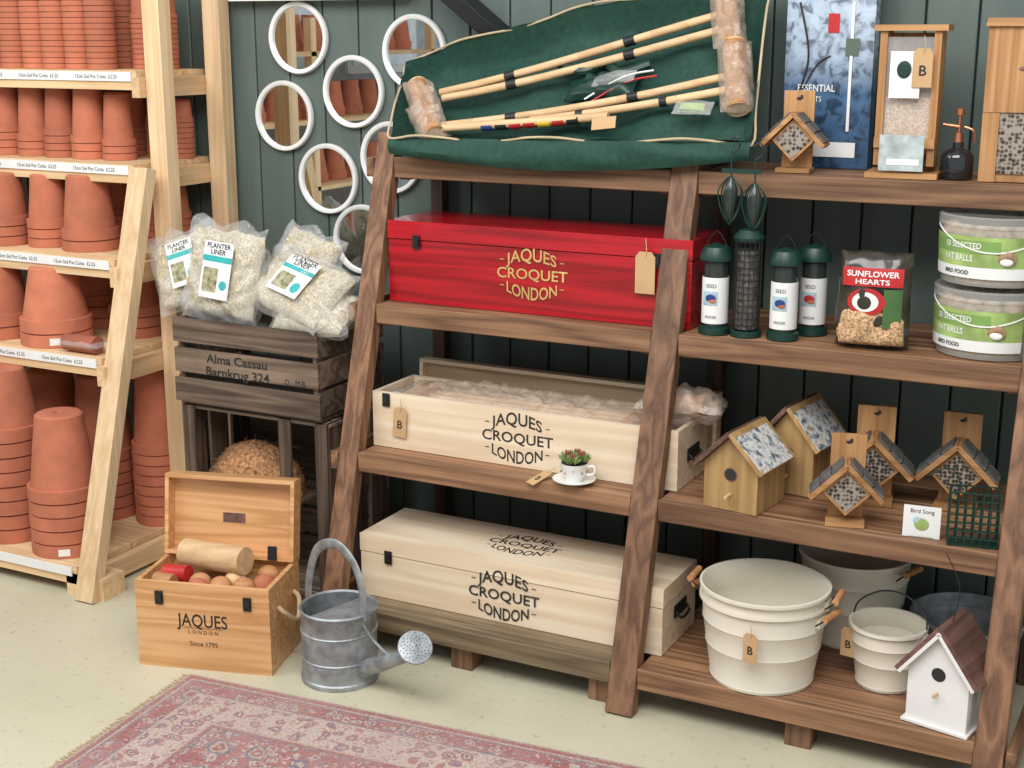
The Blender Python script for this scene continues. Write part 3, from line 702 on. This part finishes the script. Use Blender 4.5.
b=B(); b.bx(-.125,.115,0,.05,0,.60,post)
b.bx(-.125,.115,-.002,-.0005,.47,.60,plain('navy_print',(.02,.06,.15)))
b.text('PREMIER',.032,white,T((-.02,-.003,.465))@FR,off=.0004); b.text('ESSENTIAL',.026,white,T((-.035,-.003,.205))@FR,sx=.85,off=.0004); b.text('PLANTS',.020,white,T((-.05,-.003,.178))@FR,sx=.9)
b.bx(-.01,.02,-.003,-.001,.36,.41,redp); b.bx(.052,.060,-.003,-.001,.10,.44,whitep); b.bx(.04,.075,-.0032,-.001,.30,.345,plain('feeder_print',(.10,.14,.10)))
b.tube([(-.10,-.002,.02),(-.085,-.002,.18),(-.06,-.002,.30),(-.09,-.002,.44)],.003,ink,n=5); b.tube([(-.085,-.002,.18),(-.04,-.002,.27),(.0,-.002,.30)],.002,ink,n=5)
b.bx(-.09,.08,-.003,-.001,.03,.07,white)
b.done('bird_feeder_display_box',T((-1.02,3.84,1.441)),bevel=.001)

b=B()
b.bx(-.075,.075,.05,.062,0,.36,W['oak']); b.bx(-.09,.09,-.045,.07,.365,.380,W['oakx'])
for sx in(-1,1): b.bx(sx*.066-.009,sx*.066+.009,-.035,.05,.03,.365,W['oak'])
b.bx(-.057,.057,-.028,-.024,.08,.35,poly); b.bx(-.055,.055,-.02,.048,.06,.20,seed)
b.bx(-.09,.09,-.07,.062,0,.014,W['oakx']); b.bx(-.075,.075,-.045,-.036,.075,.10,W['oakx'])
b.bx(-.045,.03,-.048,-.046,.20,.315,white); b.ball((-.010,-.049,.27),.02,dgreen,sc=(.9,.05,1.1)); tag(b,T((.035,-.052,.275)),s=1.2)
b.bx(-.055,.055,-.078,-.075,.02,.11,silver); b.bx(-.035,.045,-.079,-.0765,.035,.05,white)
b.done('wooden_seed_feeder',T((-.775,3.70,1.441))@RZ(4),bevel=.0012)

b=B(); b.lathe([(.001,0),(.038,0),(.041,.005),(.041,.055),(.036,.066),(.014,.078),(.013,.092),(.001,.092)],plain('smoked_glass',(.012,.015,.018),rough=.08,coat=.8),n=28)
cop=plain('copper',(.62,.26,.14),rough=.3,metal=.9)
b.cyl((0,0,.09),(0,0,.115),.012,.010,cop); b.cyl((0,0,.115),(0,0,.165),.004,.004,cop); b.cyl((0,0,.13),(-.04,0,.135),.006,.004,cop); b.cyl((0,0,.16),(0,0,.175),.011,.011,cop); b.tube([(.012,0,.13),(.035,0,.12),(.04,0,.09)],.003,cop,n=6)
b.done('plant_mister_bottle',T((-.645,3.70,1.441)))

b=B(); b.bx(-.10,.10,.0,.13,0,.375,W['oak']); b.bx(-.06,.06,-.004,.0,.02,.17,meshm); b.bx(-.10,.10,-.010,0,.17,.375,W['oak'])
b.prism([(-.108,.375),(.108,.375),(.104,.395),(-.104,.395)],-.02,.14,W['oakx'])
for sx in(-1,1): b.bx(sx*.08-.02,sx*.08+.02,-.008,0,0,.17,W['oak'])
for k in range(3): b.ball((-.01+k*.012,-.011,.275+.004*k),.007,W['roofb'],n=8,sc=(2.2,.3,.8))
b.done('insect_nesting_box',T((-.485,3.67,1.441))@RZ(6),bevel=.0015)

def wirecage(b,R,h,z0,mat,nv=14,nh=9,r=.0012):
    for i in range(nv):
        a=2*math.pi*i/nv; b.cyl((R*math.cos(a),R*math.sin(a),z0),(R*math.cos(a),R*math.sin(a),z0+h),r,r,mat,n=5)
    for j in range(nh+1):
        z=z0+h*j/nh; b.tube([(R*math.cos(2*math.pi*i/12),R*math.sin(2*math.pi*i/12),z) for i in range(12)],r,mat,n=4,closed=True,sub=1)
dtube=plain('dark_tube',(.03,.04,.035),rough=.2)
def labelfeeder(x,y,s=1,labelc=None):
    b=B(); R=.037*s
    b.lathe([(.001,0),(R*1.15,0),(R*1.15,.018),(R*.9,.022)],dgreen,n=24); b.lathe([(R*.85,.02),(R*.85,.20)],dtube,n=24)
    b.lathe([(R*.97,.03),(R*.97,.155)],white,n=24); b.lathe([(R*.985,.08),(R*.985,.118)],skyp,n=10,a0=-130,a1=-60)
    b.ball((0,-R*.99,.10),.012,labelc or bluep,n=10,sc=(1.2,.1,.9)); b.ball((0.004,-R*1.0,.093),.009,terra,n=10,sc=(1.2,.1,.7))
    f=lambda X,Y:Vector((R*.99*math.sin(X/R),-R*.99*math.cos(X/R),Y))
    b.text('SEED',.014,ink,T((0,0,.128)),fn=f); b.text('FEEDER',.010,ink,T((0,0,.045)),fn=f)
    b.lathe([(R*.9,.195),(R*1.2,.20),(R*1.2,.212),(R*.9,.235),(.001,.245)],dgreen,n=24)
    b.tube([(-R*.9,0,.215),(-R*.6,0,.25),(0,0,.275),(R*.6,0,.25),(R*.9,0,.215)],.0018,black,n=6)
    b.done('seed_tube_feeder',T((x,y,1.013)))
labelfeeder(-1.222,3.55); labelfeeder(-1.035,3.56); labelfeeder(-.985,3.66,labelc=redp)
b=B(); wirecage(b,.035,.24,.015,black,16,14); b.lathe([(.001,0),(.042,0),(.042,.014),(.035,.016)],dgreen,n=20); b.lathe([(.038,.255),(.042,.265),(.026,.285),(.001,.29)],dgreen,n=20)
b.lathe([(.001,.02),(.029,.02),(.029,.23),(.001,.23)],plain('dark_peanuts',(.09,.085,.07),nscale=70,namt=.7),n=20)
b.done('mesh_peanut_feeder',T((-1.135,3.555,1.013)))
b=B()
for dx,dz in((-.03,0),(.035,-.015)):
    b.tube([(dx,0,.05+dz),(dx+.02,0,.07+dz),(dx+.012,0,.095+dz),(dx-.008,0,.085+dz)],.0025,black,n=6)
    b.cyl((dx,0,.06+dz),(dx,0,-.02+dz),.0025,.0025,dgreen,n=6)
    for k in range(7):
        a=k*.9; b.tube([(dx+.006*math.cos(a),.006*math.sin(a),-.01+dz),(dx+.032*math.cos(a),.032*math.sin(a),-.045+dz),(dx+.022*math.cos(a),.022*math.sin(a),-.10+dz),(dx,0,-.135+dz)],.002,dgreen,n=5)
    b.lathe([(.004,-.01),(.020,-.04),(.020,-.07),(.004,-.12)],dtube,T((dx,0,dz)),n=12)
b.bx(-.055,.05,-.003,.003,.0,.012,dgreen)
b.done('hanging_wire_feeder',T((-1.155,3.535,1.365+.08)))

b=B()
pm=plain('seed_bag_print',(.035,.03,.022),rough=.25,nscale=14,namt=.6,coat=.3)
b.pillow(.185,.245,.080,pm,T((0,0,.125))@RX(86),nx=26,ny=30,amp=.010,seedv=3,fr=22,wob=.07,pw=4)
b.pillow(.178,.11,.088,seed,T((0,-.004,.060))@RX(86),nx=24,ny=14,amp=.010,seedv=3,wob=.04,pw=4)
def bd(X,Z,o):   # follows the bulging bag front
    u=X/.0925; v=(Z-.125)/.1225
    e=max(0,1-abs(u)**4)*max(0,1-abs(v)**4)
    return Vector((X,-(.040*math.sqrt(e)+.007+o),Z))
def patch(x0,x1,z0,z1,m,o,ell=False):
    n=12; vs=[];fs=[]
    for j in range(n+1):
        for i in range(n+1):
            u=i/n*2-1;v=j/n*2-1
            if ell: u,v=u*math.sqrt(1-v*v/2),v*math.sqrt(1-u*u/2)
            vs.append(bd((x0+x1)/2+u*(x1-x0)/2,(z0+z1)/2+v*(z1-z0)/2,o))
    fs=[(j*(n+1)+i,j*(n+1)+i+1,(j+1)*(n+1)+i+1,(j+1)*(n+1)+i) for j in range(n) for i in range(n)]
    b.add(vs,fs,m)
patch(-.075,.075,.165,.212,redp,0); patch(-.06,.035,.090,.160,redp,.0004,True); patch(-.048,.018,.100,.150,white,.001,True); patch(-.035,.0,.106,.140,pm,.0016,True); patch(.03,.075,.06,.16,plain('seed_bag_green',(.06,.14,.04)),.0002)
b.text('SUNFLOWER',.020,white,fn=lambda X,Y:bd(X,Y+.190,.0012),off=.0004,fit=.13); b.text('HEARTS',.018,white,fn=lambda X,Y:bd(X,Y+.171,.0012),off=.0004,fit=.085)
b.done('bird_seed_bag',T((-.80,3.56,1.014))@RZ(5))

for k in range(2):
    b=B(); R=.138;H=.172
    b.lathe([(.001,.002),(R*.94,.002),(R*.95,.008),(R,H-.03),(R+.004,H-.028),(R+.004,H-.018)],plast,n=44)
    b.lathe([(R+.006,H-.024),(R+.006,H-.004),(R+.001,H),(R*.9,H-.003),(.001,H-.003)],plast,n=44)
    b.lathe([(.001,.006),(R*.84,.006),(R*.86,H-.045),(.001,H-.04)],fat,n=30)
    for i in range(14):
        a=i*2*math.pi/14
        for j,z in enumerate((.032,.078,.122)): b.ball((R*.78*math.cos(a+j*.2),R*.78*math.sin(a+j*.2),z),.027,fat,n=10)
    f=lambda X,Y:Vector(((R*.975+Y*.045+.0025)*math.sin(X/R),-(R*.975+Y*.045+.0025)*math.cos(X/R),Y))
    def band(x0,x1,z0,z1,mat,o):
        n=16; vs=[]
        for z in(z0,z1):
            for i in range(n+1):
                q=f(x0+(x1-x0)*i/n,z); d=Vector((q.x,q.y,0)).normalized(); vs.append(q+d*o)
        b.add(vs,[(i,i+1,n+2+i,n+1+i) for i in range(n)],mat)
    band(-.20,.10,.022,.125,lgreen,-.001); band(-.20,.02,.084,.115,plain('label_leaf',(.20,.34,.09)),-.0004); band(-.20,.10,.022,.05,white,-.0004)
    def tx(t,s,x,z,m,fit=None):
        b.text(t,s,m,fn=lambda X,Y:(lambda q:q+Vector((q.x,q.y,0)).normalized()*.0006)(f(X+x,Y+z)),off=.0003,fit=fit)
    tx('50 SELECTED',.020,-.075,.096,white,.10); tx('FAT BALLS',.022,-.085,.064,white,.08); tx('BIRD FOOD',.014,-.09,.031,ink)
    q=f(.035,.075); b.ball(q,.020,plain('bird_brown',(.30,.18,.09),nscale=70,namt=.4),sc=(1.2,.25,.9)); b.ball(q+Vector((-.022,-.001,.015)),.010,ink,sc=(1,.3,1)); b.ball(q+Vector((.0,-.003,-.008)),.012,whitep,sc=(1.3,.3,.8))
    b.tube([(R*math.cos(a)*1.02,R*math.sin(a)*1.02,H-.03-.055*math.sin(-a)**2) for a in [-i*math.pi/12 for i in range(13)]],.0022,whitep,n=6,sub=2)
    b.done('fat_ball_tub',T((-.525,3.66,1.013+k*.182))@RZ(k*4))

b=B(); w,h,d=.115,.135,.06
for i in range(7):
    x=-w/2+w*i/6
    for y in(0,d): b.cyl((x,y,0),(x,y,h),.0022,.0022,dgreen,n=5)
for j in range(8):
    z=h*j/7
    for y in(0,d): b.cyl((-w/2,y,z),(w/2,y,z),.0022,.0022,dgreen,n=5)
    for x in(-w/2,w/2): b.cyl((x,0,z),(x,d,z),.0022,.0022,dgreen,n=5)
for x in(-w/2,w/2):
    for y in(.02,.04): b.cyl((x,y,0),(x,y,h),.0022,.0022,dgreen,n=5)
b.tube([(-.03,d/2,h),(-.06,d/2,h+.05),(-.11,d/2,h+.03)],.0016,dgreen,n=5)
b.bx(-w/2,w/2,0,d,-.002,.002,dgreen); b.done('suet_feeder_cage',T((-.485,3.385,.581))@RZ(12))
b=B(); b.bx(-.045,.045,0,.003,0,.082,white); b.text('Bird Song',.015,ink,T((0,-.001,.064))@FR); b.ball((.0,-.001,.035),.018,lgreen,sc=(1,.05,.9)); b.ball((-.012,-.001,.045),.010,skyp,sc=(1,.08,1))
b.bx(-.03,.03,0,.04,0,.003,white); b.done('greetings_card',T((-.61,3.395,.579))@RZ(6))

def bucket(x,y,z,R,r,h,mat,double=False,grips=True,bail=False,rz=0,name='enamel_bucket',tg=None,base=.012):
    b=B()
    low=[(.001,.006),(r-.003,.006),(r,0),(r+.002,.008),(r,.012),(r+(R-r)*.42,h*.42),(r+(R-r)*.45+.002,h*.44),(r+(R-r)*.47,h*.46),(r+(R-r)*.72,h*.72),(r+(R-r)*.75+.002,h*.74),(r+(R-r)*.76,h*.76),(R-.004,h-.008),(R+.004,h-.004),(R+.003,h+.004),(R-.003,h+.004)]
    if not double:
        b.lathe(low+[(R-.005,h-.004),(R-(R-r)*.25-.004,h*.74),(R-(R-r)*.25-.002,h*.72),(R-(R-r)*.55-.004,h*.44),(r-.002,base),(.001,base)],mat,n=48)
        hs=[h-.035]
    else:
        o=.032
        b.lathe(low+[(R-.006,h+.002),(R-.006,h+o-.008),(R+.004,h+o-.004),(R+.004,h+o+.004),(R-.002,h+o+.005),(R-.007,h+o-.004),(R-(R-r)*.2-.005,h*.84),(R-(R-r)*.2-.003,h*.82),(R-(R-r)*.55-.004,h*.50),(r-.002,.055),(.001,.055)],mat,n=48)
        hs=[h-.032,h+.002]
    if grips:
        for gi,hz in enumerate(hs):
            for sg in(-1,1):
                M=RZ(gi*14)@Matrix.Diagonal((sg,sg,1,1))
                b.bx(R-.008,R+.004,-.02,.02,hz-.012,hz+.012,mat,M)
                b.tube([(R,-.035,hz),(R+.018,-.04,hz+.016),(R+.026,-.035,hz+.024)],.0025,black,n=6,M=M); b.tube([(R,.035,hz),(R+.018,.04,hz+.016),(R+.026,.035,hz+.024)],.0025,black,n=6,M=M)
                b.cyl((R+.026,-.040,hz+.024),(R+.026,.040,hz+.024),.009,.009,W['mal'],n=12,M=M)
    if bail:
        b.tube([(-R,0,h-.02),(-R*.95,.02,h+.03),(-R*.5,.035,h+.065),(0,.04,h+.075),(R*.5,.035,h+.065),(R*.95,.02,h+.03),(R,0,h-.02)],.0025,black,n=6)
        for sg in(-1,1): b.bx(sg*R-.006,sg*R+.006,-.012,.012,h-.04,h-.008,mat)
    if tg: tag(b,T(tg),s=1.0)
    b.done(name,T((x,y,z))@RZ(rz),sharp=40)
bucket(-.995,3.375,.136,.168,.137,.225,cream,double=True,rz=-12,tg=(.06,-.175,.15))
bucket(-.845,3.74,.136,.155,.125,.25,cream,rz=-20)
bucket(-.69,3.475,.136,.098,.075,.165,cream,grips=False,bail=True,rz=-8,tg=(-.085,-.055,.11))
bucket(-.53,3.74,.136,.15,.12,.12,galv,grips=False,name='galvanised_tub',rz=0)

b=B()
b.lathe([(.001,.004),(.025,.003),(.045,.008),(.060,.014),(.061,.016),(.045,.011),(.001,.007)],whitep,n=32)
b.lathe([(.001,.008),(.022,.008),(.024,.014),(.036,.04),(.040,.062),(.038,.062),(.034,.045),(.001,.045)],whitep,n=32)
b.tube([(.037,0,.052),(.055,0,.055),(.058,0,.036),(.036,0,.028)],.0035,whitep,n=8)
for k in range(9):
    a=k*.7; b.ball((.037*math.cos(a),.037*math.sin(a),.04+.006*math.sin(k*2)),.003,[redp,lgreen,bluep][k%3],n=8,sc=(.6,1,1))
b.lathe([(.001,.056),(.037,.055)],soil,n=20)
for cx,cy,rr in((-.018,0,.034),(.020,.006,.032),(0,-.022,.028),(.002,.024,.032)):
    for ring in range(3):
        for k in range(8):
            a=k*.785+ring*.4; tl=28+ring*24; M=T((cx,cy,.064))@RZ(math.degrees(a))@RY(90-tl)
            b.lathe([(.0008,0),(.0055,.010),(.006,.018),(.0006,rr)],succ if ring<2 else succr,M,n=6,sy=.5)
b.done('potted_succulent_teacup',T((-1.56,3.39,.579))@RZ(10))
b=B(); tag(b,RX(-70),s=.9); b.done('gift_tag',T((-1.66,3.375,.586))@RZ(-30))

# far side display (seen in the mirrors)
b=B()
for k in range(4): b.bx(-6.0,-5.6,-1.6,1.6,.3+k*.45,.33+k*.45,W['lum_y'])
for y in(-1.57,0,1.57): b.bx(-5.66,-5.6,y-.03,y+.03,0,1.9,W['lum_z'])
for k in range(4):
    for i in range(13): b.lathe([(.09,0),(.095,.06),(.085,.061),(.06,.24),(.001,.24)],terra,T((-5.8,-1.4+i*.23,.331+k*.45)),n=20)
b.done('stocked_pot_rack')

# ------------------------------------------------------------ light
w=bpy.data.worlds.new('World'); scene.world=w; w.use_nodes=True
bg=w.node_tree.nodes['Background']; bg.inputs[0].default_value=(.90,.95,1.0,1); bg.inputs[1].default_value=.60
def area(name,loc,tgt,sx,sy,pw,col=(1,1,1)):
    l=bpy.data.lights.new(name,'AREA'); l.shape='RECTANGLE'; l.size=sx;l.size_y=sy;l.energy=pw;l.color=col
    o=bpy.data.objects.new(name,l); scene.collection.objects.link(o); o.location=loc
    o.rotation_euler=(Vector(tgt)-Vector(loc)).to_track_quat('-Z','Y').to_euler()
area('skylight_main',(-.9,.6,3.9),(-1.8,3.4,.4),3.2,2.0,172,(1,.985,.965))
area('skylight_left',(-4.2,1.2,3.6),(-2.9,3.5,.7),2.2,2.0,62,(.96,.98,1))

# ------------------------------------------------------------ camera
cd=bpy.data.cameras.new('Camera'); cam=bpy.data.objects.new('Camera',cd); scene.collection.objects.link(cam)
cd.sensor_width=36; cd.lens=1400/1024*36
fw=Vector((-.446,.8613,-.2431)).normalized()
rt=fw.cross(Vector((0,0,1))).normalized(); up=rt.cross(fw)
cam.matrix_world=Matrix(((rt.x,up.x,-fw.x,0),(rt.y,up.y,-fw.y,0),(rt.z,up.z,-fw.z,1.8),(0,0,0,1)))
scene.camera=cam
